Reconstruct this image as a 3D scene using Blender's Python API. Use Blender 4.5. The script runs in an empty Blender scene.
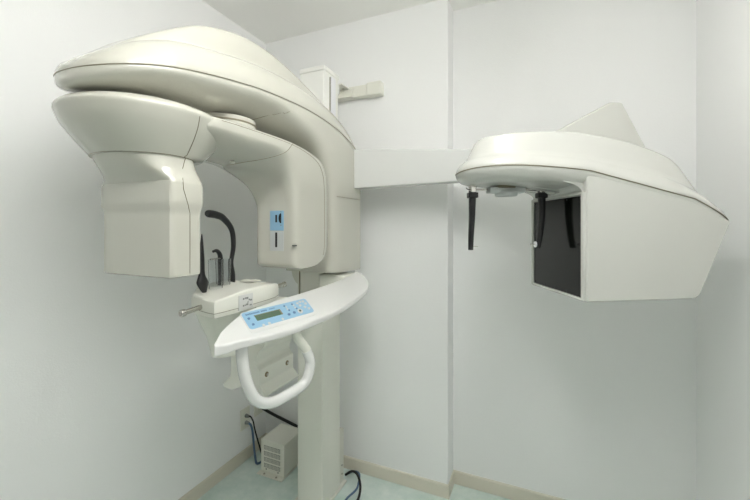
import bpy, bmesh, math, random
from mathutils import Vector, Matrix, Euler
random.seed(4)
SC = bpy.context.scene
COL = SC.collection
PI = math.pi
W = {}            # object name -> world position of its origin

# ------------------------------------------------------------------ materials
def mat(name, col, rough=0.5, metal=0.0, coat=0.0, bump=None, vary=None, trans=0.0, ior=1.45, emit=None, spec=0.5):
    m = bpy.data.materials.new(name); m.use_nodes = True
    nt = m.node_tree; b = nt.nodes['Principled BSDF']
    b.inputs['Base Color'].default_value = (*col, 1)
    b.inputs['Roughness'].default_value = rough
    b.inputs['Metallic'].default_value = metal
    b.inputs['Coat Weight'].default_value = coat
    b.inputs['Coat Roughness'].default_value = 0.06
    b.inputs['Transmission Weight'].default_value = trans
    b.inputs['IOR'].default_value = ior
    b.inputs['Specular IOR Level'].default_value = spec
    if emit:
        b.inputs['Emission Color'].default_value = (*emit[0], 1); b.inputs['Emission Strength'].default_value = emit[1]
    tc = nt.nodes.new('ShaderNodeTexCoord')
    if bump:
        n = nt.nodes.new('ShaderNodeTexNoise'); n.inputs['Scale'].default_value = bump[0]; n.inputs['Detail'].default_value = 3
        nt.links.new(tc.outputs['Object'], n.inputs['Vector'])
        bp = nt.nodes.new('ShaderNodeBump'); bp.inputs['Strength'].default_value = bump[1]; bp.inputs['Distance'].default_value = 0.002
        nt.links.new(n.outputs['Fac'], bp.inputs['Height']); nt.links.new(bp.outputs['Normal'], b.inputs['Normal'])
    if vary:
        n = nt.nodes.new('ShaderNodeTexNoise'); n.inputs['Scale'].default_value = vary[0]; n.inputs['Detail'].default_value = 6
        n.inputs['Roughness'].default_value = 0.65
        nt.links.new(tc.outputs['Object'], n.inputs['Vector'])
        r = nt.nodes.new('ShaderNodeValToRGB')
        r.color_ramp.elements[0].position = 0.36; r.color_ramp.elements[1].position = 0.66
        r.color_ramp.elements[0].color = (*vary[1], 1); r.color_ramp.elements[1].color = (*vary[2], 1)
        nt.links.new(n.outputs['Fac'], r.inputs['Fac']); nt.links.new(r.outputs['Color'], b.inputs['Base Color'])
    return m

M = {
 'wall': mat('white_wallpaper', (.873,.874,.870), .75, bump=(230,.25), spec=.25),
 'wall_dim': mat('bounce_cut_wall', (.30,.29,.26), .8),  # unseen wall behind the camera, darkened to cut light bounced onto undersides
 'ceiling': mat('ceiling_panel', (.90,.895,.87), .8, bump=(120,.15), spec=.2),
 'floor': mat('mottled_aqua_vinyl', (.5,.6,.58), .38, vary=(9,(.56,.68,.64),(.72,.80,.76))),
 'base': mat('beige_skirting', (.69,.655,.56), .45),
 'cream': mat('cream_gloss_plastic', (.53,.525,.462), .18, coat=.6),
 'cream2': mat('cream_satin_plastic', (.62,.615,.545), .35, coat=.15),
 'white': mat('white_gloss_plastic', (.72,.725,.71), .25, coat=.5),
 'cool': mat('cool_white_enamel', (.70,.705,.69), .28, coat=.4),
 'ceph': mat('ivory_gloss_plastic', (.57,.573,.535), .25, coat=.6),
 'metalcream': mat('cream_painted_metal', (.78,.775,.70), .4),
 'sticker': mat('pale_sticker', (.60,.605,.585), .45),
 'paint': mat('column_paint', (.73,.73,.66), .35, coat=.25),
 'paintw': mat('column_cap_paint', (.80,.80,.76), .4),
 'seam': mat('joint_shadow_gap', (.22,.20,.14), .7),
 'black': mat('black_plastic', (.012,.012,.013), .32),
 'plate': mat('dark_detector_glass', (.004,.005,.004), .10, spec=.35),
 'rubber': mat('black_cable_rubber', (.012,.012,.012), .5),
 'blue': mat('light_blue_overlay', (.27,.47,.64), .4),
 'bluek': mat('dark_blue_key', (.07,.16,.32), .4),
 'greylab': mat('pale_grey_label', (.52,.54,.535), .45),
 'lcd': mat('green_display', (.12,.19,.12), .18),
 'lcdt': mat('display_ink', (.04,.07,.04), .4),
 'ink': mat('grey_print', (.20,.21,.20), .6),
 'steel': mat('polished_steel', (.62,.60,.56), .22, metal=1),
 'alu': mat('aluminium_rail', (.80,.80,.83), .35, metal=.35),
 'clear': mat('clear_acrylic', (.95,.97,.97), .03, trans=1, ior=1.3),
 'bluecable': mat('blue_grey_cable', (.10,.17,.27), .45),
 'vent': mat('vent_mesh_dark', (.27,.27,.24), .6),
 'amber': mat('screw_recess', (.20,.15,.07), .5),
 'lamp_dim': mat('lamp_diffuser_dim', (.9,.9,.9), .5, emit=((1,.985,.95), 3.0)),
 'lamp': mat('lamp_diffuser', (.9,.9,.9), .5, emit=((1,.99,.97), 15.0)),
}

# ------------------------------------------------------------------ object helpers
def link(name, bm, m, parent=None, smooth=True, angle=32):
    """one mesh object; vertices are given in room coordinates, origin is moved to the middle of the shape"""
    bmesh.ops.recalc_face_normals(bm, faces=bm.faces[:])
    lo = Vector((1e9,)*3); hi = -lo
    for v in bm.verts:
        for k in range(3):
            lo[k] = min(lo[k], v.co[k]); hi[k] = max(hi[k], v.co[k])
    c = (lo+hi)/2
    bmesh.ops.translate(bm, verts=bm.verts[:], vec=-c)
    if smooth:
        for f in bm.faces: f.smooth = True
        for e in bm.edges:
            if len(e.link_faces) == 2 and e.calc_face_angle(0) > math.radians(angle): e.smooth = False
    me = bpy.data.meshes.new(name); bm.to_mesh(me); bm.free()
    me.materials.append(m)
    o = bpy.data.objects.new(name, me); COL.objects.link(o)
    if smooth:
        wn = o.modifiers.new('weighted_normal', 'WEIGHTED_NORMAL'); wn.keep_sharp = True; wn.weight = 80
    if parent is not None:
        o.parent = parent; o.location = c - W[parent.name]
    else: o.location = c
    W[o.name] = c.copy()
    return o

def empty(name, loc):
    o = bpy.data.objects.new(name, None); COL.objects.link(o); o.location = loc; o.empty_display_size = .1
    W[o.name] = Vector(loc); return o
def tag(o, label=None, cat=None, group=None, kind=None):
    for k, v in (('label', label), ('category', cat), ('group', group), ('kind', kind)):
        if v: o[k] = v
    return o

def xf(bm, mtx):
    bmesh.ops.transform(bm, matrix=mtx, verts=bm.verts[:]); return bm
def box(x0, x1, y0, y1, z0, z1, bev=0.0, seg=3, bm=None):
    t = bmesh.new(); bmesh.ops.create_cube(t, size=1)
    xf(t, Matrix.Translation(((x0+x1)/2,(y0+y1)/2,(z0+z1)/2)) @ Matrix.Diagonal((x1-x0,y1-y0,z1-z0,1)))
    if bev: bmesh.ops.bevel(t, geom=t.edges[:], offset=bev, segments=seg, profile=.5, affect='EDGES')
    return join(bm, t)
def join(a, b):
    if a is None: return b
    me = bpy.data.meshes.new('tmp'); b.to_mesh(me); a.from_mesh(me); bpy.data.meshes.remove(me); b.free(); return a
def prism(poly, vec, bev=0.0, seg=2, bm=None):
    t = bmesh.new(); vec = Vector(vec)
    a = [t.verts.new(Vector(p)) for p in poly]; b = [t.verts.new(Vector(p)+vec) for p in poly]; n = len(poly)
    t.faces.new(a); t.faces.new(b[::-1])
    for i in range(n): t.faces.new((a[i], b[i], b[(i+1)%n], a[(i+1)%n]))
    bmesh.ops.recalc_face_normals(t, faces=t.faces[:])
    if bev: bmesh.ops.bevel(t, geom=t.edges[:], offset=bev, segments=seg, profile=.5, affect='EDGES')
    return join(bm, t)
def loft(rings, cap=True, bm=None):
    t = bmesh.new(); vs = [[t.verts.new(Vector(p)) for p in r] for r in rings]; n = len(rings[0])
    for i in range(len(rings)-1):
        for j in range(n): t.faces.new((vs[i][j], vs[i][(j+1)%n], vs[i+1][(j+1)%n], vs[i+1][j]))
    if cap: t.faces.new(vs[0][::-1]); t.faces.new(vs[-1])
    bmesh.ops.remove_doubles(t, verts=t.verts[:], dist=1e-5)
    return join(bm, t)
def catmull(pts, sub=6):
    P = [tuple(p) for p in pts]; out = []; n = len(P)
    for i in range(n-1):
        p0 = P[max(i-1,0)]; p1 = P[i]; p2 = P[i+1]; p3 = P[min(i+2,n-1)]
        for k in range(sub):
            t = k/sub
            out.append(tuple(.5*((2*b)+(-a+c)*t+(2*a-5*b+4*c-d)*t*t+(-a+3*b-3*c+d)*t**3) for a,b,c,d in zip(p0,p1,p2,p3)))
    out.append(P[-1]); return out
def tube(pts, r, n=10, sub=6, bm=None, smooth=True, closed=False):
    """r number or list per control point"""
    rs = r if isinstance(r,(list,tuple)) else [r]*len(pts)
    P = [(*p, q) for p, q in zip(pts, rs)]
    if closed: P = P+[P[0]]
    P = catmull(P, sub) if smooth else P
    C = [Vector(p[:3]) for p in P]; rings = []; u = None
    for i, c in enumerate(C):
        t = (C[min(i+1,len(C)-1)]-C[max(i-1,0)]).normalized()
        if u is None:
            u = t.orthogonal().normalized()
        u = (u - t*u.dot(t)).normalized(); w = t.cross(u)
        rings.append([c+(u*math.cos(2*PI*j/n)+w*math.sin(2*PI*j/n))*P[i][3] for j in range(n)])
    return loft(rings, True, bm)
def cyl(a, b, r, n=24, r2=None, bm=None, bev=0.0):
    a = Vector(a); b = Vector(b); t = (b-a).normalized(); u = t.orthogonal().normalized(); w = t.cross(u)
    r2 = r if r2 is None else r2
    ring = lambda c, q: [c+(u*math.cos(2*PI*j/n)+w*math.sin(2*PI*j/n))*q for j in range(n)]
    if bev: return loft([ring(a, r-bev), ring(a+t*bev*.3, r-bev*.3), ring(a+t*bev, r), ring(b-t*bev, r2), ring(b-t*bev*.3, r2-bev*.3), ring(b, r2-bev)], True, bm)
    return loft([ring(a, r), ring(b, r2)], True, bm)
def spow(v, e): return math.copysign(abs(v)**e, v)
def lerp(a, b, t): return a+(b-a)*t
def table(tab, x):
    if x <= tab[0][0]: return tab[0][1]
    for (a, va), (b, vb) in zip(tab, tab[1:]):
        if x <= b:
            t = (x-a)/(b-a); return lerp(va, vb, t*t*(3-2*t)*.35+t*.65)
    return tab[-1][1]

# ------------------------------------------------------------------ camera
TH = math.radians(23.7); CH = 1.35
cam = bpy.data.cameras.new('camera'); co = bpy.data.objects.new('camera', cam); COL.objects.link(co)
co.location = (0,0,CH); co.rotation_euler = (PI/2, 0, TH)
cam.sensor_width = 36; cam.lens = 36*366/750; cam.shift_y = -23/750; cam.clip_start = .02
SC.camera = co

# ------------------------------------------------------------------ room
XL, XR, YF, YP, YB, ZC = -1.54, .614, -2.8, 1.815, 1.938, 2.492
XP = -.399
def struct(name, bm, m, smooth=False): return tag(link(name, bm, m, smooth=smooth), kind='structure')
struct('floor', box(XL-.1, XR+.1, YF-.1, YB+.1, -.1, 0), M['floor'])
struct('ceiling', box(XL-.1, XR+.1, YF-.1, YB+.1, ZC, ZC+.1), M['ceiling'])
struct('wall_left', box(XL-.1, XL, YF, YB, 0, ZC), M['wall'])
struct('wall_right', box(XR, XR+.1, YF, YB, 0, ZC), M['wall'])
struct('wall_front', box(XL-.1, XR+.1, YF-.1, YF, 0, ZC), M['wall_dim'])
struct('wall_back', box(XP, XR+.1, YB, YB+.1, 0, ZC), M['wall'])
pil = prism([(XL-.1,YP,0),(XP-.006,YP,0),(XP-.002,YP+.002,0),(XP,YP+.006,0),(XP,YB+.1,0),(XL-.1,YB+.1,0)], (0,0,ZC))
struct('wall_back_pillar', pil, M['wall'])
BH, BT = .068, .007
def skirt(name, a, b, nrm):
    a = Vector((*a,0)); b = Vector((*b,0)); n = Vector((*nrm,0))
    prof = [(0,0),(BT,0),(BT,BH-.008),(BT-.002,BH-.003),(BT-.005,BH),(0,BH)]
    poly = [a+n*p+Vector((0,0,q)) for p,q in prof]
    struct(name, prism(poly, b-a), M['base'])
skirt('baseboard_left', (XL,YF), (XL,YP), (1,0))
skirt('baseboard_back', (XL,YP), (XP+BT,YP), (0,-1))
skirt('baseboard_return', (XP,YP-BT), (XP,YB), (1,0))
skirt('baseboard_recess', (XP,YB), (XR,YB), (0,-1))
skirt('baseboard_right', (XR,YF), (XR,YB), (-1,0))
skirt('baseboard_front', (XL,YF), (XR,YF), (0,1))

# ceiling lamp (real fixture behind / above the camera)
def ceiling_lamp(x, y, label, m='lamp', half=.60):
    r = tag(empty('ceiling_light', (x, y, ZC)), label, 'light', 'surface mounted ceiling lights')
    link('lamp_frame', box(x-.06, x+.06, y-half, y+half, ZC-.022, ZC-.0005, .004), M['white'], r)
    for dy in (-.35, .35): link('hanger', box(x-.02, x+.02, y+dy-.02, y+dy+.02, ZC-.17, ZC-.02, .003), M['white'], r)
    link('lamp_diffuser', box(x-.055, x+.055, y-half+.02, y+half-.02, ZC-.25, ZC-.165, .03, 5), M[m], r)
ceiling_lamp(-.14, .36, 'long surface mounted ceiling light above the photographer, nearest the x-ray machine')

# ------------------------------------------------------------------ the X-ray machine
root = tag(empty('dental_xray_machine', (-.997, 1.575, 0)),
    'cream panoramic dental x-ray machine on a floor column with a cephalometric arm reaching right', 'x-ray machine')
AX = -.99

# --- column
col = link('column', box(-1.07, -.925, 1.49, 1.66, 0, 1.50, .006), M['paint'], root)
link('column_groove', box(-.9255, -.9235, 1.500, 1.512, .95, 1.18), M['seam'], col, smooth=False)
link('column_groove', box(-1.060, -1.052, 1.4885, 1.4905, .95, 1.18), M['seam'], col, smooth=False)
up = link('mast', box(-1.062, -.925, 1.502, 1.64, 1.4, 2.118, .005), M['paintw'], root)
link('mast_cap', box(-1.066, -.921, 1.498, 1.644, 2.10, 2.124, .005), M['paintw'], up)
link('guide_slot', box(-.926, -.9225, 1.553, 1.558, 1.80, 2.085), M['seam'], up, smooth=False)
link('guide_rail', box(-.926, -.918, 1.560, 1.602, 1.80, 2.09, .002), M['alu'], up)
link('floor_plate', box(-1.085, -.915, 1.48, 1.715, 0, .012, .003), M['paint'], root)
rc = link('rear_cable_cover', box(-1.05, -.932, 1.655, 1.712, .012, .285, .003), M['cream2'], root)
for z in (.10, .055):
    link('cover_screw', cyl((-.932,1.69,z), (-.9295,1.69,z), .004, 12), M['vent'], rc)

# --- overhead arm: side profile outer (joint line) and inner curves
OA = [((.4803,1.7105),(.4803,1.692)), ((.484,1.7118),(.484,1.681)), ((.500,1.716),(.500,1.675)), ((.56,1.731),(.56,1.680)),
      ((.71,1.765),(.71,1.695)), ((.86,1.790),(.86,1.712)), ((.988,1.804),(.988,1.722)), ((1.2,1.812),(1.14,1.718)),
      ((1.38,1.800),(1.265,1.694)), ((1.52,1.774),(1.34,1.645)), ((1.62,1.738),(1.385,1.57)), ((1.675,1.685),(1.408,1.48)),
      ((1.697,1.60),(1.416,1.40)), ((1.70,1.45),(1.418,1.32)), ((1.70,1.158),(1.418,1.158)), ((1.694,1.150),(1.424,1.150))]
HW = .17
def halfw(y):
    if y >= .65: return HW
    return math.sqrt(max(HW*HW-(.65-y)**2, 1e-6))
def low_n(t): return lerp(3.2, 1.75, min(t/.22, 1)) if t < .42 else min(1.75+(t-.42)/.22*7.5, 9.5)
VS = .84
def sweep_arm(stations, hwf, m=56, ax=AX):
    rings = []
    for k, (oy, oz, iy, iz) in enumerate(stations):
        t = k/(len(stations)-1); w = hwf(oy, oz, t); n = low_n(t); ring = []
        f = min(max((t-.55)/.2, 0), 1); xl = lerp(ax-w, max(ax-w, -1.105), f); xr = ax+w; c0 = (xl+xr)/2; w = (xr-xl)/2
        for j in range(m):
            a = 2*PI*j/m; c, q = math.cos(a), math.sin(a)
            if q >= 0: x, v = spow(c, 2/7), VS+(1-VS)*abs(q)**(2/7)
            else: x, v = spow(c, 2/n), VS-VS*abs(q)**(2/n)
            ring.append((c0+w*x, lerp(iy, oy, v), lerp(iz, oz, v)))
        rings.append(ring)
    return rings
def densify(L, sub=5):
    return catmull([(o[0],o[1],i[0],i[1]) for o,i in L], sub)
st = densify(OA)
over = link('overhead_arm', loft(sweep_arm(st, lambda y,z,t: (halfw(y) if z > 1.69 or y < 1 else HW)-(.004 if t > .995 else 0))), M['cream'], root, angle=50)

# --- top cover over the joint line
seam_tab = [(o[0], o[1]) for o, i in OA if o[0] < 1.69 and o[1] > 1.66]
crest = [(.48,1.717),(.50,1.743),(.53,1.767),(.572,1.797),(.664,1.84),(.775,1.869),(.958,1.902),(1.1,1.914),(1.244,1.914),(1.4,1.899),(1.528,1.866),(1.6,1.825),(1.67,1.755),(1.694,1.69)]
ridge = [(.48,1.718),(.50,1.744),(.54,1.776),(.58,1.812),(.672,1.880),(.784,1.950),(.922,1.994),(1.041,2.006),(1.15,1.997),(1.286,1.969),(1.45,1.922),(1.58,1.868),(1.66,1.80),(1.694,1.72)]
ys = sorted(set([.4805,.482,.486,.493,.502,.515,.53,.55,.575,.60,.63]+[.66+.028*i for i in range(36)]+[1.655,1.664,1.67,1.68,1.687,1.692,1.694]))
ys = [y for y in ys if y <= 1.6945]
def smooth_tab(tab): return catmull(tab, 8)
seam_s, crest_s, ridge_s = (smooth_tab(t) for t in (seam_tab, crest, ridge))
def lin(tab, x):
    if x <= tab[0][0]: return tab[0][1]
    for (a, va), (b, vb) in zip(tab, tab[1:]):
        if x <= b: return lerp(va, vb, (x-a)/max(b-a,1e-9))
    return tab[-1][1]
rings = []
for y in ys:
    w = halfw(y); k = w/HW; zs = lin(seam_s, y); zc = max(lin(crest_s, y), zs+.002); zr = max(lin(ridge_s, y), zc+.001)
    if y > 1.62:
        k2 = math.sqrt(max(0, 1-((y-1.62)/.078)**2)); zc = lerp(zs+.002, zc, k2); zr = lerp(zs+.003, zr, k2)
    e = zc-zs; h = zr-zc
    half = [(w*.97, zs-.012), (w, zs), (w-.003*k, zs+.22*e), (w-.015*k, zs+.55*e), (w-.034*k, zs+.84*e), (w-.056*k, zc),
            (w-.064*k, zc+.05*h), (w-.069*k, zc+.35*h), (w-.077*k, zc+.75*h), (w-.086*k, zc+.93*h), (w-.105*k, zc+.995*h), (0, zr+.004*k)]
    half = catmull(half[1:], 3); half = [(w*.97, zs-.012)]+half
    ring = [(AX+a, y, z) for a, z in half]+[(AX-a, y, z) for a, z in half[-2::-1]]
    rings.append(ring)
top = link('top_cover', loft(rings), M['cream'], root, angle=60)
# joint line between cover and arm
pts = []
for s in (-1, 1):
    seq = [(AX+s*(halfw(o[0])+.0003), o[0], o[1]-.001) for o in [(p[0],p[1]) for p in st] if o[0] < 1.699 and o[1] > 1.60]
    pts.append(seq)
line = pts[0][::-1]+pts[1]
link('joint_line', tube(line, .0011, 6, smooth=False), M['seam'], over)
seq = [(AX+HW+.0003, y, 1.488) for y in (1.44,1.5,1.58,1.685)]
link('joint_line', tube(seq, .0009, 6, smooth=False), M['seam'], over)

def disc(c, r, z0, z1, m, name, parent, b=.006):
    return link(name, cyl((c[0],c[1],z0), (c[0],c[1],z1), r, 64, bev=b), m, parent)
disc((-.975,.945), .100, 1.655, 1.715, M['cream'], 'pivot_disc', over)
disc((-.975,.945), .1012, 1.694, 1.700, M['seam'], 'pivot_gap', over, .001)
a0 = catmull([(-.823,1.10),(-.835,1.075),(-.86,1.045),(-.90,1.02),(-.945,1.005),(-.99,1.0)], 5)
def under_z(x, y):
    # underside of the overhead arm at a point
    k = max(q for q in range(len(st)-1) if st[q][2] <= y); f = (y-st[k][2])/max(st[k+1][2]-st[k][2], 1e-6)
    t = k; oy, oz, iy, iz = (lerp(a, b, f) for a, b in zip(st[k], st[k+1]))
    c = min(abs(x-AX)/HW, .999); n = low_n(t/(len(st)-1))
    v = VS-VS*(1-c**n)**(1/n)
    return lerp(iz, oz, v)
link('joint_line', tube([(x, y, under_z(x,y)-.0018) for x, y in a0], .0009, 6, smooth=False), M['seam'], over)

# rounded foot under the carriage, left of the column
ft = [(-1.100,1.50,1.165),(-1.070,1.50,1.165),(-1.070,1.50,1.066)]+[(-1.070-.045*math.sin(a)-.0, 1.50, 1.155-.089*math.cos(a)) for a in [math.radians(15*i) for i in range(1,6)]]
ft = [(-1.118,1.50,1.165),(-1.0705,1.50,1.165),(-1.0705,1.50,1.066),(-1.082,1.50,1.072),(-1.094,1.50,1.085),(-1.105,1.50,1.105),(-1.113,1.50,1.130)]
link('carriage_foot', prism(ft, (0,.15,0), .002), M['cream2'], root)

# --- rotating arm with the right-hand detector head
RA = [((.655,1.646),(.655,1.585)), ((.70,1.654),(.70,1.578)), ((.80,1.664),(.80,1.572)), ((.987,1.666),(.94,1.568)), ((1.12,1.664),(1.035,1.560)),
      ((1.24,1.652),(1.09,1.540)), ((1.33,1.630),(1.122,1.508)), ((1.378,1.59),(1.136,1.46)), ((1.394,1.54),(1.14,1.40)),
      ((1.396,1.42),(1.14,1.32)), ((1.396,1.32),(1.14,1.26)), ((1.392,1.26),(1.14,1.222)), ((1.370,1.222),(1.143,1.203)),
      ((1.32,1.198),(1.155,1.193)), ((1.26,1.189),(1.17,1.188))]
sr = densify(RA)
def rax(t): return lerp(-.975, -.928, min(max((t-.25)/.3,0),1))
rings = []
for k, (oy, oz, iy, iz) in enumerate(sr):
    t = k/(len(sr)-1); f = min(max((t-.22)/.35,0),1); f = f*f*(3-2*f)
    xr = lerp(-.812, -.828, f); xl = lerp(-1.166, -1.026, f)
    q = max(0, 1-(oy-.655)/.08); xr -= .02*q; xl += .03*q
    w = (xr-xl)/2; ax = (xr+xl)/2
    if t > .985: w -= .004
    n = lerp(1.8, 8.5, f); vs = lerp(.66, .5, f); ring = []
    for j in range(48):
        a = 2*PI*j/48; c, q = math.cos(a), math.sin(a)
        if q >= 0: x, v = spow(c, 2/8.5), vs+(1-vs)*abs(q)**(2/8.5)
        else: x, v = spow(c, 2/n), vs-vs*abs(q)**(2/n)
        ring.append((ax+w*x, lerp(iy, oy, v), lerp(iz, oz, v)))
    rings.append(ring)
arm_rings = rings
rot = link('rotating_arm', loft(rings), M['cream'], root, angle=50)
# side joint line, running back along the beam and down the head
def arm_pt(kf, j, out=.0006):
    k0 = int(kf); f = kf-k0; p = Vector(arm_rings[k0][j % 48]).lerp(Vector(arm_rings[k0+1][j % 48]), f)
    c = sum((Vector(q) for q in arm_rings[k0]), Vector())/48
    return p+(p-c).normalized()*out
sl = [arm_pt(k+.0, 1, .0005) for k in range(9, len(sr)-12)]
link('joint_line', tube(sl, .0008, 6, smooth=False), M['seam'], rot)
# loop joint line across the beam
lp = []
for j in range(14, -13, -1):
    u = (14-j)/26; kf = 17.5+3.0*math.sin(PI*min(u*1.15, 1))-(1.5*u)
    lp.append(arm_pt(kf, j, .0007))
link('joint_line', tube(lp, .0009, 6, smooth=False), M['seam'], rot)
disc((-.93,.93), .008, 1.563, 1.570, M['cream2'], 'blanking_plug', rot, .002)
# control labels on the head (they face the patient side)
YH = 1.14
lab = link('switch_label', box(-.946, -.881, YH-.0012, YH+.004, 1.336, 1.413, .0006), M['blue'], rot)
link('card_label', box(-.946, -.881, YH-.0010, YH+.004, 1.258, 1.334, .0006), M['greylab'], rot)
link('card_slot', box(-.921, -.911, YH-.002, YH+.003, 1.272, 1.329, .001), M['black'], rot)
link('switch_slot', box(-.920, -.912, YH-.002, YH+.003, 1.368, 1.397, .001), M['black'], rot)
tw = [(-.905+.004*0, 0, 0)]
arcp = [(-.892-.010*math.cos(a), YH-.0045, 1.3835+.019*math.sin(a)) for a in [math.radians(-90+180*i/10) for i in range(11)]]
link('thumbwheel', prism(arcp, (0,.006,0)), M['black'], rot)
for z in (1.408, 1.357):
    link('wheel_mark', box(-.896, -.891, YH-.0016, YH+.002, z-.0015, z+.0015), M['ink'], rot)
link('indicator_slot', box(-.840, -.8285, YH-.004, YH+.012, 1.277, 1.282, .001), M['black'], rot)

# --- front pod (tube head cover) : bowl with a domed lid
PC = (-1.000, .676)
def pod_ring(r, z, ex=1.0, sy=1.0, n=56, dy=0, tilt=0):
    return [(PC[0]+r*ex*math.cos(2*PI*j/n), PC[1]+dy+r*sy*(1.22 if math.sin(2*PI*j/n) > 0 and r > .14 else 1)*math.sin(2*PI*j/n), z+tilt*math.sin(2*PI*j/n)) for j in range(n)]
rr = [(.136,1.536,.86),(.141,1.543,.88),(.153,1.562,.93),(.168,1.586,.97),(.182,1.611,1.0),(.191,1.632,1.0),(.1945,1.643,1.0),(.193,1.651,1.0),(.184,1.660,1.0),(.165,1.669,1.0),(.135,1.676,1.0),(.085,1.681,1.0),(.04,1.682,1)]
pod = link('tube_head_cover', loft([pod_ring(r*1.0, z, 1, s) for r, z, s in catmull(rr, 3)]), M['cream'], rot, angle=60)
# neck and tube housing block
def rrect(cx, cy, hx, hy, z, n, m=56):
    return [(cx+hx*spow(math.cos(2*PI*j/m), 2/n), cy+hy*spow(math.sin(2*PI*j/m), 2/n), z) for j in range(m)]
BX, BY = -.990, .691
nk = [(.134,.114,1.540,2.0,-1.0,.678),(.131,.106,1.528,2.3,-.999,.680),(.129,.088,1.508,3.0,-.995,.685),(.133,.068,1.491,5,-.991,.689),(.140,.056,1.478,9,BX,BY),
      (.1445,.051,1.470,14,BX,BY),(.1455,.054,1.464,18,BX,BY),(.1455,.054,1.42,18,BX,BY),(.1453,.0537,1.409,18,BX,BY),(.1425,.0495,1.398,18,BX,BY),(.1405,.0485,1.386,18,BX,BY),(.1400,.0485,1.378,18,BX,BY),
      (.1400,.0485,1.226,18,BX,BY),(.139,.0475,1.220,18,BX,BY),(.136,.045,1.218,16,BX,BY)]
def block_ring(hx, hy, z, n, cx, cy):
    # evenly spaced points over a rounded rectangle that morphs to an ellipse
    out = []; m = 72
    for j in range(m):
        a = 2*PI*j/m; c, s = math.cos(a), math.sin(a)
        q = (abs(c)**n+abs(s)**n)**(-1/n)
        out.append((cx+hx*c*q, cy+hy*s*q, z))
    return out
blk = link('tube_housing', loft([block_ring(hx,hy,z,n,cx,cy) for hx,hy,z,n,cx,cy in nk]), M['cream'], root, angle=40)
link('joint_line', tube([(PC[0]+.1365*math.cos(a), PC[1]+.1175*math.sin(a), 1.5375) for a in [2*PI*i/48 for i in range(49)]], .0012, 6, smooth=False), M['seam'], blk)
sx = BX+.140
link('joint_line', tube([(-.8665,.700,1.536),(-.868,.697,1.524),(-.8655,.690,1.505),(-.8600,.684,1.489),(-.8495,.678,1.477),(-.8442,.675,1.466),(-.8442,.676,1.45),(-.8442,.690,1.409),(-.8494,.700,1.386),(-.8496,.700,1.225)], .0009, 6, smooth=False), M['seam'], blk)
# joint on the bowl side
bj = []
for r, z, s in catmull(rr, 3)[:18]:
    a = math.radians(9-5*(z-1.536)/.11); e_ = 1.22 if r > .14 else 1
    bj.append((PC[0]+(r+.0009)*math.cos(a), PC[1]+(r+.0009)*s*e_*math.sin(a), z))
link('joint_line', tube(bj, .0009, 6, smooth=False), M['seam'], pod)

# --- control console (curved shelf)
CS = [((-.706,.650,1.064),(-.713,.656,1.067)), ((-.693,.679,1.062),(-.736,.688,1.074)), ((-.685,.711,1.062),(-.759,.730,1.082)), ((-.653,.824,1.058),(-.794,.830,1.096)),
      ((-.637,.901,1.058),(-.800,.907,1.101)), ((-.630,.998,1.060),(-.800,.989,1.105)), ((-.625,1.092,1.063),(-.794,1.084,1.107)), ((-.629,1.202,1.069),(-.789,1.198,1.111)),
      ((-.643,1.334,1.079),(-.786,1.311,1.115)), ((-.660,1.428,1.088),(-.784,1.447,1.124)), ((-.695,1.51,1.103),(-.786,1.51,1.130)), ((-.740,1.567,1.118),(-.790,1.56,1.138)), ((-.775,1.59,1.128),(-.80,1.58,1.142))]
dense = catmull([(*a,*b) for a,b in CS], 5)
rings = []
for k, q in enumerate(dense):
    o = Vector(q[:3]); i = Vector(q[3:]); w = (o-i).length; d = (o-i)/w
    th = lerp(.029, .021, min(k/18, 1)); up_ = Vector((0,0,1)); e = min(.007, w*.25)
    ring = [i+d*e, i+d*e*.3-up_*e*.3, i-up_*e, i-up_*(th-e), i+d*e-up_*(th+.004),
            o-d*e*3-up_*(th+.001), o-d*e*.9-up_*th, o-d*e*.25-up_*(th-.003), o-up_*(th-.007), o-up_*.006, o-up_*.0028-d*.0006, o-d*.0022-up_*.0008, o-d*.005]
    rings.append(ring)
con = link('control_console', loft(rings), M['cool'], root, angle=42)
link('console_mount', box(-.93, -.79, 1.46, 1.575, 1.06, 1.13, .01), M['paint'], root)

# panel overlay frame on the console top
def unproj(x, y, P, N):
    """point where a sight line through (x, y) meets the console's sloping top"""
    r = (x-375)/366; z = (227-y)/366
    v = Vector((r*math.cos(TH)-math.sin(TH), r*math.sin(TH)+math.cos(TH), z)); o = Vector((0,0,CH))
    return o+v*((P-o).dot(N)/v.dot(N))
A_, B_, C_ = Vector((-.649,.822,1.057)), Vector((-.630,.998,1.060)), Vector((-.800,.93,1.1025))
NP = (B_-A_).cross(C_-A_).normalized()
if NP.z < 0: NP = -NP
PTL, PTR, PBR, PBL = (unproj(x, y, A_, NP) for x, y in ((240.4,314.2),(304.8,298.9),(316.3,314.2),(252.2,333.2)))
def PP(u, v, h=0):
    return (PTL*(1-u)*(1-v)+PTR*u*(1-v)+PBR*u*v+PBL*(1-u)*v)+NP*h
def quad(u0,v0,u1,v1,h0,h1,bev=0,ru=0,rv=0):
    if ru:
        poly = []
        for cx, cy, a in ((u0+ru,v0+rv,180),(u1-ru,v0+rv,270),(u1-ru,v1-rv,0),(u0+ru,v1-rv,90)):
            for i in range(6):
                t = math.radians(a+90*i/5); poly.append(PP(cx+ru*math.cos(t), cy+rv*math.sin(t), h0))
    else: poly = [PP(u0,v0,h0),PP(u1,v0,h0),PP(u1,v1,h0),PP(u0,v1,h0)]
    return prism(poly, NP*(h1-h0), bev)
def dot(u, v, su, sv, h0, h1, n=14):
    return prism([PP(u+su*math.cos(2*PI*j/n), v+sv*math.sin(2*PI*j/n), h0) for j in range(n)], NP*(h1-h0))
link('panel_bezel', quad(-.012,-.035,1.012,1.03,-.004,.0012,0,.045,.12), M['cool'], con)
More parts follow.
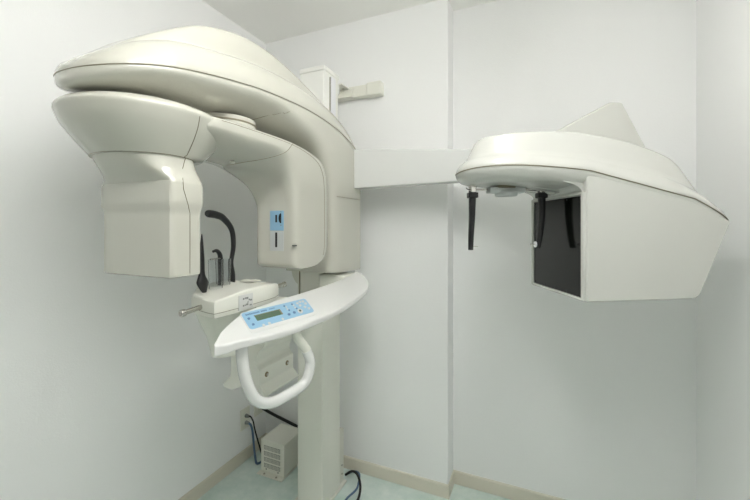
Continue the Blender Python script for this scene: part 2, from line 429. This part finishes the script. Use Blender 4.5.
link('keypad_overlay', quad(0,0,1,.86,-.003,.0020,0,.04,.11), M['blue'], con)
link('display', quad(.14,.30,.51,.56,.0,.0028), M['lcd'], con)
tb = None
for row in (.355,.455):
    for c in range(16):
        if (c*7+int(row*100)) % 5 == 0: continue
        tb = join(tb, quad(.158+.0212*c, row, .158+.0212*c+.013, row+.062, .0026, .0031))
link('display_characters', tb, M['lcdt'], con)
link('display_edge', quad(.134,.272,.515,.302,.0,.0033), M['seam'], con)
link('display_edge', quad(.494,.30,.515,.565,.0,.0033), M['seam'], con)
tb = None
for c in range(17):
    if c in (11,): continue
    tb = join(tb, quad(.045+.0175*c, .105, .045+.0175*c+.012, .175, .0018, .0024))
for c in range(6): tb = join(tb, quad(.38+.014*c, .105, .38+.014*c+.009, .15, .0018, .0023))
link('panel_lettering', tb, M['bluek'], con)
for u, v, su, sv, mm in ((.058,.348,.017,.05,'bluek'),(.066,.67,.017,.05,'bluek'),(.608,.165,.014,.045,'bluek'),(.625,.245,.013,.04,'white'),(.62,.37,.014,.045,'white'),(.635,.45,.014,.045,'bluek'),
        (.735,.17,.014,.045,'bluek'),(.748,.25,.013,.04,'white'),(.748,.385,.014,.045,'white'),(.76,.46,.014,.045,'bluek'),(.593,.657,.022,.06,'bluek'),(.685,.63,.022,.06,'bluek'),
        (.785,.64,.040,.13,'white'),(.825,.188,.022,.06,'white'),(.880,.137,.022,.06,'white'),(.930,.16,.022,.06,'white'),(.948,.315,.022,.06,'white'),(.843,.345,.022,.06,'white'),(.900,.50,.022,.06,'white'),
        (.946,.625,.022,.06,'white'),(.180,.84,.018,.06,'white'),(.262,.82,.018,.06,'white'),(.466,.80,.018,.06,'white')):
    link('key', dot(u, v, su, sv, .001, .0030), M[mm], con)
link('start_symbol', dot(.785,.63,.018,.055,.002,.0036), M['lcdt'], con)

# --- U shaped hand grip below the console
hp = [(-.711,.745,1.040),(-.711,.745,1.015),(-.709,.752,.959),(-.705,.766,.913),(-.70,.785,.879),(-.692,.813,.858),(-.683,.843,.851),(-.675,.877,.852),(-.665,.912,.857),(-.657,.942,.864),(-.651,.961,.884),(-.649,.972,.926),(-.653,.956,.968),(-.662,.925,1.012),(-.666,.915,1.040)]
grip = link('hand_grip', tube(hp[:13], .0157, 20, 6), M['white'], root)
link('grip_sleeve', tube(hp[11:], [.0140]*4, 20, 6), M['paint'], grip)

# --- support bracket and chin rest base
prof = [(-.862,.86),(-.862,.806),(-.836,.778),(-.852,.762),(-.905,.775),(-.945,.790),(-.985,.772),(-1.022,.772),(-1.03,.785),(-.995,.82),(-.992,.90),(-1.0,.93),(-1.0,1.075),(-.86,1.075),(-.835,.975),(-.842,.945),(-.868,.920),(-.880,.885),(-.876,.872)]
br = link('support_bracket', prism([(x,.985,z) for x,z in prof], (0,.19,0), .003), M['paint'], root)
for y, z in ((1.02,.835),(1.135,.836)):
    link('screw_hole', cyl((-.866,y,z), (-.8605,y,z), .009, 18), M['amber'], br)
    link('screw', cyl((-.863,y+.002,z-.001), (-.8595,y+.002,z-.001), .005, 12), M['steel'], br)
link('support_beam', box(-1.04, -.93, 1.12, 1.50, .955, 1.030, .008), M['paint'], root)
nb = [[(-.945+hx*math.cos(2*PI*j/28), .93+hy*math.sin(2*PI*j/28), z) for j in range(28)] for hx, hy, z in ((.045,.06,.93),(.055,.08,1.0),(.068,.105,1.05),(.075,.12,1.086))]
link('chin_rest_neck', loft(nb), M['paint'], root)
plan = [(-.965,.800),(-.870,.774),(-.838,.770),(-.834,.80),(-.832,.90),(-.838,1.00),(-.845,1.045),(-.862,1.085),(-.90,1.105),(-1.00,1.098),(-1.045,1.075),(-1.058,1.02),(-1.05,.93),(-1.02,.86)]
def planring(s, z, arch=0):
    cx, cy = -.945, .94
    return [(cx+(x-cx)*s, cy+(y-cy)*s, z+arch*math.cos((y-.95)/.17*1.3)) for x, y in plan]
cb = link('chin_rest_base', loft([planring(.955,1.087), planring(.985,1.089), planring(.992,1.101), planring(1.0,1.103), planring(1.0,1.124,.020), planring(.985,1.130,.021), planring(.95,1.133,.022), planring(.5,1.134,.024)]), M['paint'], root, angle=28)
link('joint_line', tube([(x*1.0,y,1.1015) for x,y in [(-.945+(a+.945)*.999, .94+(b-.94)*.999) for a,b in plan]], .0008, 6, smooth=False, closed=True), M['seam'], cb)
# sticker with height marks on the long side
link('scale_sticker', box(-.8345, -.8305, .858, .918, 1.092, 1.139, .0003), M['sticker'], cb)
tb = None
for y0, z0, w, h in ((.874,1.124,.006,.005),(.882,1.125,.004,.005),(.888,1.124,.010,.006),(.899,1.118,.005,.005),(.906,1.116,.008,.005),(.893,1.112,.006,.003),(.874,1.103,.006,.005),(.882,1.104,.004,.004),(.888,1.104,.010,.006),(.903,1.101,.010,.004)):
    for q in range(2): tb = box(-.8306, -.8298, y0+q*w*.5, y0+q*w*.5+w*.36, z0, z0+h, bm=tb)
link('sticker_print', tb, M['ink'], cb, smooth=False)
# temple support rods at both ends
def rod(a, b, name):
    a = Vector(a); b = Vector(b); d = (b-a).normalized()
    o = link(name, cyl(a, b, .0075, 24, bev=.001), M['steel'], cb)
    link('rod_collar', cyl(a, a+d*.006, .0125, 24, bev=.001), M['black'], o)
    link('rod_knob', cyl(b-d*.014, b, .0105, 24, bev=.002), M['steel'], o)
rod((-.905,.800,1.115), (-.905,.715,1.108), 'positioning_rod')
rod((-.92,1.095,1.118), (-.90,1.175,1.126), 'positioning_rod')
# supports standing on the chin rest base
link('forehead_support', tube([(-1.015,1.016,1.133),(-1.015,1.016,1.178),(-1.015,1.010,1.222),(-1.015,1.020,1.280),(-1.015,1.012,1.340),(-1.015,.974,1.380),(-1.015,.941,1.392),(-1.015,.911,1.395),(-1.015,.902,1.395)],
     [.0095,.009,.0075,.0085,.0095,.0115,.013,.013,.010], 16), M['black'], cb)
bl = [((-.960,.845),.0040,.005,1.138),((-.960,.840),.0085,.014,1.156),((-.962,.838),.0110,.021,1.176),((-.965,.838),.0080,.011,1.20),((-.966,.839),.006,.009,1.25),((-.966,.839),.003,.004,1.31),((-.966,.839),.0012,.0015,1.328)]
blade = [[(x+a*math.cos(2*PI*j/16), y+b*math.sin(2*PI*j/16), z) for j in range(16)] for (x,y),a,b,z in catmull([(*c,a,b,z) for c,a,b,z in bl],3) and [((q[0],q[1]),q[2],q[3],q[4]) for q in catmull([(*c,a,b,z) for c,a,b,z in bl],3)]]
link('temple_support', loft(blade), M['black'], cb)
link('bite_hook', tube([(-.985,.933,1.135),(-.985,.934,1.19),(-.985,.932,1.235),(-.985,.928,1.258),(-.985,.915,1.270),(-.985,.900,1.268)], [.0085,.0085,.0085,.0075,.006,.004], 14), M['black'], cb)
def shell(cx, cy, r0, r1, z0, z1, name, sy=1.0):
    n = 32; R = lambda r, z: [(cx+r*math.cos(2*PI*j/n), cy+r*sy*math.sin(2*PI*j/n), z) for j in range(n)]
    t = .0022
    link(name, loft([R(r0-t,z0+.002),R(r0,z0),R(r1,z1),R(r1-t,z1),R(r0-t,z0+.002)], False), M['clear'], cb)
shell(-.965,.893,.021,.024,1.140,1.243,'clear_bite_guard')
shell(-.985,.944,.022,.026,1.140,1.240,'clear_bite_guard')
link('bite_crossbar', tube([(-.955,.862,1.246),(-.960,.89,1.246),(-.970,.915,1.245)], .0025, 8), M['steel'], cb)
link('chin_clip', prism([(-1.0,1.035,1.148),(-.955,1.045,1.150),(-.925,1.065,1.1505),(-.955,1.075,1.15),(-1.0,1.062,1.149)], (0,0,.005), .001), M['cream2'], cb)

# --- cephalometric arm (horizontal beam)
ca = prism([(-.86,1.615,1.540),(-.86,1.615,1.738),(.14,1.615,1.655),(.14,1.615,1.560)], (0,.080,0), .006)
cea = link('cephalometric_arm', ca, M['white'], root)

# --- cephalometric head, in its own turned frame: s away from the tube, t across
PP0 = Vector((.0625, 1.365, 0)); ang = math.atan2(.44, .9)
U = Vector((math.cos(ang), math.sin(ang), 0)); V = Vector((-math.sin(ang), math.cos(ang), 0))
def L(s, t, z): return PP0+U*s+V*t+Vector((0,0,z))
CM = Matrix(((U.x,V.x,0,PP0.x),(U.y,V.y,0,PP0.y),(0,0,1,0),(0,0,0,1)))
zt = catmull([(-.37,1.522),(-.30,1.533),(-.20,1.533),(-.08,1.524),(.03,1.512),(.12,1.497),(.20,1.478),(.30,1.444),(.37,1.410),(.435,1.372),(.47,1.350)], 6)
def zseam(s): return lin(zt, s)
def outline(inset, n=96):
    """plan outline of the head: rounded nose on the left, blunt right end"""
    out = []
    for j in range(n):
        a = 2*PI*j/n; c, s_ = math.cos(a), math.sin(a)
        if c < 0: e1, a1 = .78, .345-inset*1.1
        else: e1, a1 = .42, .432-inset*1.35
        er = lerp(.12, .40, min(inset/.06, 1))
        x = .012+a1*math.copysign(abs(c)**(e1 if c < 0 else er), c)
        y = (.168-inset)*spow(s_, .80 if c < 0 else er)
        out.append((x, y))
    return out
def ceph_ring(inset, dz, flat=None, amt=0):
    r = []
    for x, y in outline(inset):
        f = dz if dz < .03 else .03+(dz-.03)*(lerp(.70, 1.0, min(max((x+.33)/.33, 0), 1)))
        z = zseam(x)+f
        r.append(L(x, y, z))
    return r
levels = [(.012,-.003),(.001,-.001),(.0,.003),(.003,.013),(.012,.026),(.022,.035),(.028,.042),(.034,.055),(.046,.090),(.056,.116),(.061,.124),(.072,.128),(.10,.131),(.14,.132)]
cover = link('cephalometric_cover', loft([ceph_ring(a,b) for a,b in levels]), M['ceph'], root, angle=60)
low = [(.001,-.0025),(.0,-.006),(.002,-.016),(.008,-.028),(.018,-.037),(.032,-.043),(.06,-.046),(.12,-.047)]
# lower lip: only the nose half hangs free, the box joins at the right
lip = link('cephalometric_lip', loft([ceph_ring(a,b) for a,b in low]), M['ceph'], root, angle=60)
link('joint_line', tube([L(x*1.001, y*1.0015, zseam(x)-.0015) for x, y in outline(0)], .0016, 6, smooth=False, closed=True), M['seam'], cover)
# rear fairing that joins the arm
FB = [(-.02,.06),(.40,.07),(.40,.24),(-.02,.24)]
fr = [[L(-.06,.055,1.62),L(.41,.06,1.55),L(.41,.235,1.55),L(-.06,.235,1.62)],
      [L(-.005,.085,1.665),L(.385,.09,1.64),L(.385,.225,1.64),L(-.005,.225,1.665)],
      [L(.270,.115,1.812),L(.314,.115,1.812),L(.314,.20,1.812),L(.270,.20,1.812)]]
fb = loft(fr); bmesh.ops.recalc_face_normals(fb, faces=fb.faces[:]); bmesh.ops.bevel(fb, geom=fb.edges[:], offset=.008, segments=4, profile=.5, affect='EDGES')
link('arm_fairing', fb, M['ceph'], cover, angle=50)
# the box that carries the detector
# side outline (s, z) extruded across t
side = [(0,1.130),(0,1.50)]+[(s, zseam(s)-.0035) for s in (.06,.12,.18,.24,.30,.35,.39,.42,.4365)]+[(.4345,1.358),(.345,1.152),(.337,1.143),(.318,1.138)]
bb = bmesh.new()
bb = prism([L(s,-.1665,z) for s,z in side], V*.333, .008, 3, None)
body = link('cephalometric_body', bb, M['ceph'], root, angle=25)
# detector face with frame
def lbox(s0,s1,t0,t1,z0,z1,bev=0,bm=None):
    b = box(s0,s1,t0,t1,z0,z1,bev); xf(b, CM); return join(bm, b)
link('detector_plate', lbox(-.003,.006,-.148,.148,1.142,1.442,.001), M['plate'], body)
for t, z in [(t, z) for t in (-.142,.142) for z in (1.149,1.22,1.29,1.36,1.435)]+[(t, z) for t in (-.07,0,.07) for z in (1.149,1.435)]:
    link('plate_screw', cyl(L(-.0028,t,z), L(-.0042,t,z), .003, 10), M['black'], body)
for t in (-.1545,.1545):
    link('plate_frame', lbox(-.008,.004,t-.0065,t+.0065,1.134,1.452,.0025), M['ceph'], body)
for z in (1.137,1.449):
    link('plate_frame', lbox(-.008,.004,-.149,.149,z-.0045,z+.0045,.002), M['ceph'], body)
# fillet from the lip into the box
fp = [(-.002,1.450),(-.006,1.459),(-.014,1.467),(-.026,1.474),(-.042,1.479),(-.060,1.483),(-.060,1.495),(.02,1.495),(.02,1.452)]
link('box_fillet', prism([L(a,-.150,b) for a,b in fp], V*.30, .001), M['ceph'], body)
# ear rods and their slide
sl = link('ear_rod_slide', lbox(-.232,-.112,-.022,.022,1.462,1.482,.005), M['greylab'], root)
link('nasion_disc', cyl(L(-.170,0,1.452), L(-.170,0,1.468), .036, 40, bev=.004), M['greylab'], sl)
link('slide_rail', cyl(L(-.278,0,1.474), L(-.05,0,1.474), .0035, 12), M['steel'], sl)
link('slide_plate', lbox(-.205,-.150,-.030,.030,1.478,1.486,.001), M['seam'], sl)
for s0, nm in ((-.283,1), (-.050,-1)):
    k = link('rod_carrier', lbox(s0-.010,s0+.010,-.014,.014,1.463,1.488,.004), M['steel'], sl)
    bend = nm
    if nm == 1: pr = [(s0,1.470),(s0-.001,1.43),(s0-.002,1.38),(s0-.005,1.32),(s0-.006,1.274)]
    else: pr = [(s0,1.470),(s0+.001,1.43),(s0+.0,1.38),(s0-.006,1.32),(s0-.013,1.280)]
    rg = []
    for i, (s, z) in enumerate(catmull(pr, 4)):
        f = i/16; hw = lerp(.0115,.0075,f); ht = lerp(.012,.009,f)
        rg.append([L(s+hw*spow(math.cos(2*PI*j/20),.6), ht*spow(math.sin(2*PI*j/20),.6), z) for j in range(20)])
    link('ear_rod', loft(rg), M['black'], sl)
    link('rod_clamp', lbox(s0-.016,s0+.016,-.014,.014,1.446,1.464,.003), M['black'], sl)
    se, ze = pr[-1]
    if nm == 1: link('ear_tip', cyl(L(se,0,ze+.012), L(se+.024,0,ze+.011), .0012, 10), M['steel'], sl)
    else: link('ear_tip', cyl(L(se+.002,0,ze+.012), L(se-.024,0,ze+.012), .0028, 12), M['steel'], sl); link('ear_tip', cyl(L(se-.010,0,ze+.012), L(se-.006,0,ze+.012), .010, 20), M['alu'], sl)
link('adjust_knob', cyl(L(-.027,-.02,1.476), L(-.027,.02,1.476), .020, 28, bev=.002), M['ceph'], sl)
link('slide_wire', tube([L(-.305,0,1.480),L(-.296,0,1.474),L(-.281,0,1.478)], .0015, 8), M['rubber'], sl)

# ------------------------------------------------------------------ wall bracket behind the column
wb = tag(empty('wall_bracket', (-.87, YP, 2.08)), 'cream horizontal bracket bar on the back wall beside the column top', 'bracket')
Mx = lambda *a, **k: box(*a, **k)
bar = link('bracket_bar', box(-1.14, -.82, 1.775, YP, 2.055, 2.115, .004), M['metalcream'], wb)
link('bracket_end_cap', box(-.828, -.742, 1.767, YP, 2.049, 2.121, .008), M['metalcream'], wb)
link('column_bracket', box(-1.08, -.945, 1.641, 1.69, 2.045, 2.10, .003), M['paintw'], wb)
link('bracket_plate', box(-1.06, -.925, 1.68, 1.775, 2.094, 2.100, .001), M['metalcream'], wb)
for x in (-1.0, -.95):
    link('bolt', cyl((x,1.735,2.088), (x,1.735,2.106), .008, 6), M['steel'], wb)
link('bracket_plate', box(-1.02, -.905, 1.755, 1.776, 2.055, 2.098, .002), M['metalcream'], wb)

# ------------------------------------------------------------------ power unit on the floor
tr = tag(empty('power_supply_box', (-1.312,1.69,0)), 'small cream metal power supply box with four vent grilles on the floor by the column', 'power supply')
x0,x1,y0,y1 = -1.392,-1.234,1.60,1.775
pb = link('housing', box(x0,x1,y0,y1,.006,.180,.0035), M['metalcream'], tr)
link('mounting_flange', box(x0-.006,x1+.004,y0-.028,y1+.02,0,.005,.0015), M['metalcream'], tr)
for k in range(4):
    z1 = .150-.0325*k
    g = link('vent_grille', box(x0+.022,x1-.024,y0-.0008,y0+.004,z1-.022,z1), M['vent'], pb, smooth=False)
    tb = None
    for c in range(13):
        xx = x0+.022+c*.0093; tb = box(xx-.0009, xx+.0009, y0-.0018, y0, z1-.022, z1, bm=tb)
    for c in range(1,4): tb = box(x0+.022, x1-.024, y0-.0018, y0, z1-.022*c/4-.0006, z1-.022*c/4+.0006, bm=tb)
    link('grille_bars', tb, M['metalcream'], g, smooth=False)
for xx in (x0+.038, x1-.040):
    link('screw', cyl((xx,y0-.002,.022),(xx,y0+.002,.022),.004,14), M['vent'], pb)
    link('screw', cyl((xx,y0-.016,.004),(xx,y0-.016,.008),.006,14), M['steel'], pb)

# ------------------------------------------------------------------ wall outlets and cables
def outlet(y, z, label, sockets):
    r = tag(empty('wall_outlet', (XL, y, z)), label, 'electrical outlet')
    p = link('cover_plate', box(XL, XL+.006, y-.036, y+.036, z-.06, z+.06, .002), M['metalcream'], r)
    link('socket_insert', box(XL+.003, XL+.0085, y-.014, y+.014, z-.036, z+.036, .002), M['metalcream'], p)
    if sockets:
        for dz in (.016,-.022):
            for dy in (-.005,.005): link('socket_slot', box(XL+.008, XL+.009, y+dy-.001, y+dy+.001, z+dz-.004, z+dz+.004), M['seam'], p, smooth=False)
outlet(1.634, .245, 'cream wall outlet plate with plugs on the left wall near the corner', True)
outlet(1.745, .275, 'blank cream wall plate beside the corner, black cable leaving it', False)
def cable(name, pts, r, m, label, cat='cable', plug=None):
    root_ = tag(empty(name, pts[0]), label, cat)
    link('cord', tube(pts, r, 10, 6), m, root_)
    if plug:
        a, b = plug; link('plug', cyl(a, b, .011, 18, r2=.007, bev=.001), M['ink'], root_)
cable('power_cable', [(XL+.028,1.634,.263),(XL+.045,1.634,.262),(XL+.058,1.640,.235),(XL+.062,1.645,.20),(XL+.068,1.655,.15),(XL+.080,1.665,.09),(XL+.085,1.69,.02),(XL+.09,1.74,.008)], .0042, M['rubber'],
      'thin dark cable hanging from the upper plug of the wall outlet', plug=((XL+.0092,1.634,.262),(XL+.034,1.634,.262)))
cable('power_cable', [(XL+.028,1.634,.222),(XL+.042,1.636,.216),(XL+.050,1.640,.190),(XL+.055,1.642,.150),(XL+.070,1.632,.105),(XL+.085,1.625,.05),(XL+.095,1.628,.012),(XL+.105,1.66,.008)], .0062, M['bluecable'],
      'blue-grey cable hanging from the lower plug of the wall outlet', plug=((XL+.0092,1.634,.223),(XL+.034,1.634,.223)))
cable('power_cable', [(XL+.010,1.745,.262),(XL+.03,1.748,.258),(XL+.10,1.765,.226),(XL+.20,1.785,.190),(XL+.32,1.79,.160),(XL+.42,1.79,.13),(-1.09,1.78,.08),(-1.085,1.77,.03)], .0085, M['rubber'],
      'thick black cable drooping from the blank plate behind the power supply box')
cable('floor_cable', [(-1.19,1.72,.012),(-1.17,1.70,.028),(-1.14,1.70,.035),(-1.10,1.72,.025)], .010, M['rubber'], 'short black cable loop on the floor between power box and column')
cable('floor_cable', [(-.935,1.735,.020),(-.90,1.74,.045),(-.86,1.725,.050),(-.825,1.69,.030),(-.805,1.64,.012),(-.80,1.58,.008),(-.81,1.50,.008)], .0062, M['rubber'], 'black cable looping out on the floor right of the column')
cable('floor_cable', [(-.935,1.755,.012),(-.90,1.765,.030),(-.86,1.75,.035),(-.845,1.71,.015),(-.84,1.67,.009),(-.855,1.60,.008),(-.85,1.55,.008)], .005, M['bluecable'], 'blue-grey cable lying on the floor right of the column')

# ------------------------------------------------------------------ world, exposure
w = bpy.data.worlds.new('world'); SC.world = w; w.use_nodes = True
w.node_tree.nodes['Background'].inputs[0].default_value = (1,1,1,1); w.node_tree.nodes['Background'].inputs[1].default_value = .3
SC.view_settings.view_transform = 'Standard'; SC.view_settings.look = 'None'; SC.view_settings.gamma = 1
SC.view_settings.exposure = .72
SC.view_settings.use_curve_mapping = False
SC.cycles.max_bounces = 10; SC.cycles.diffuse_bounces = 8
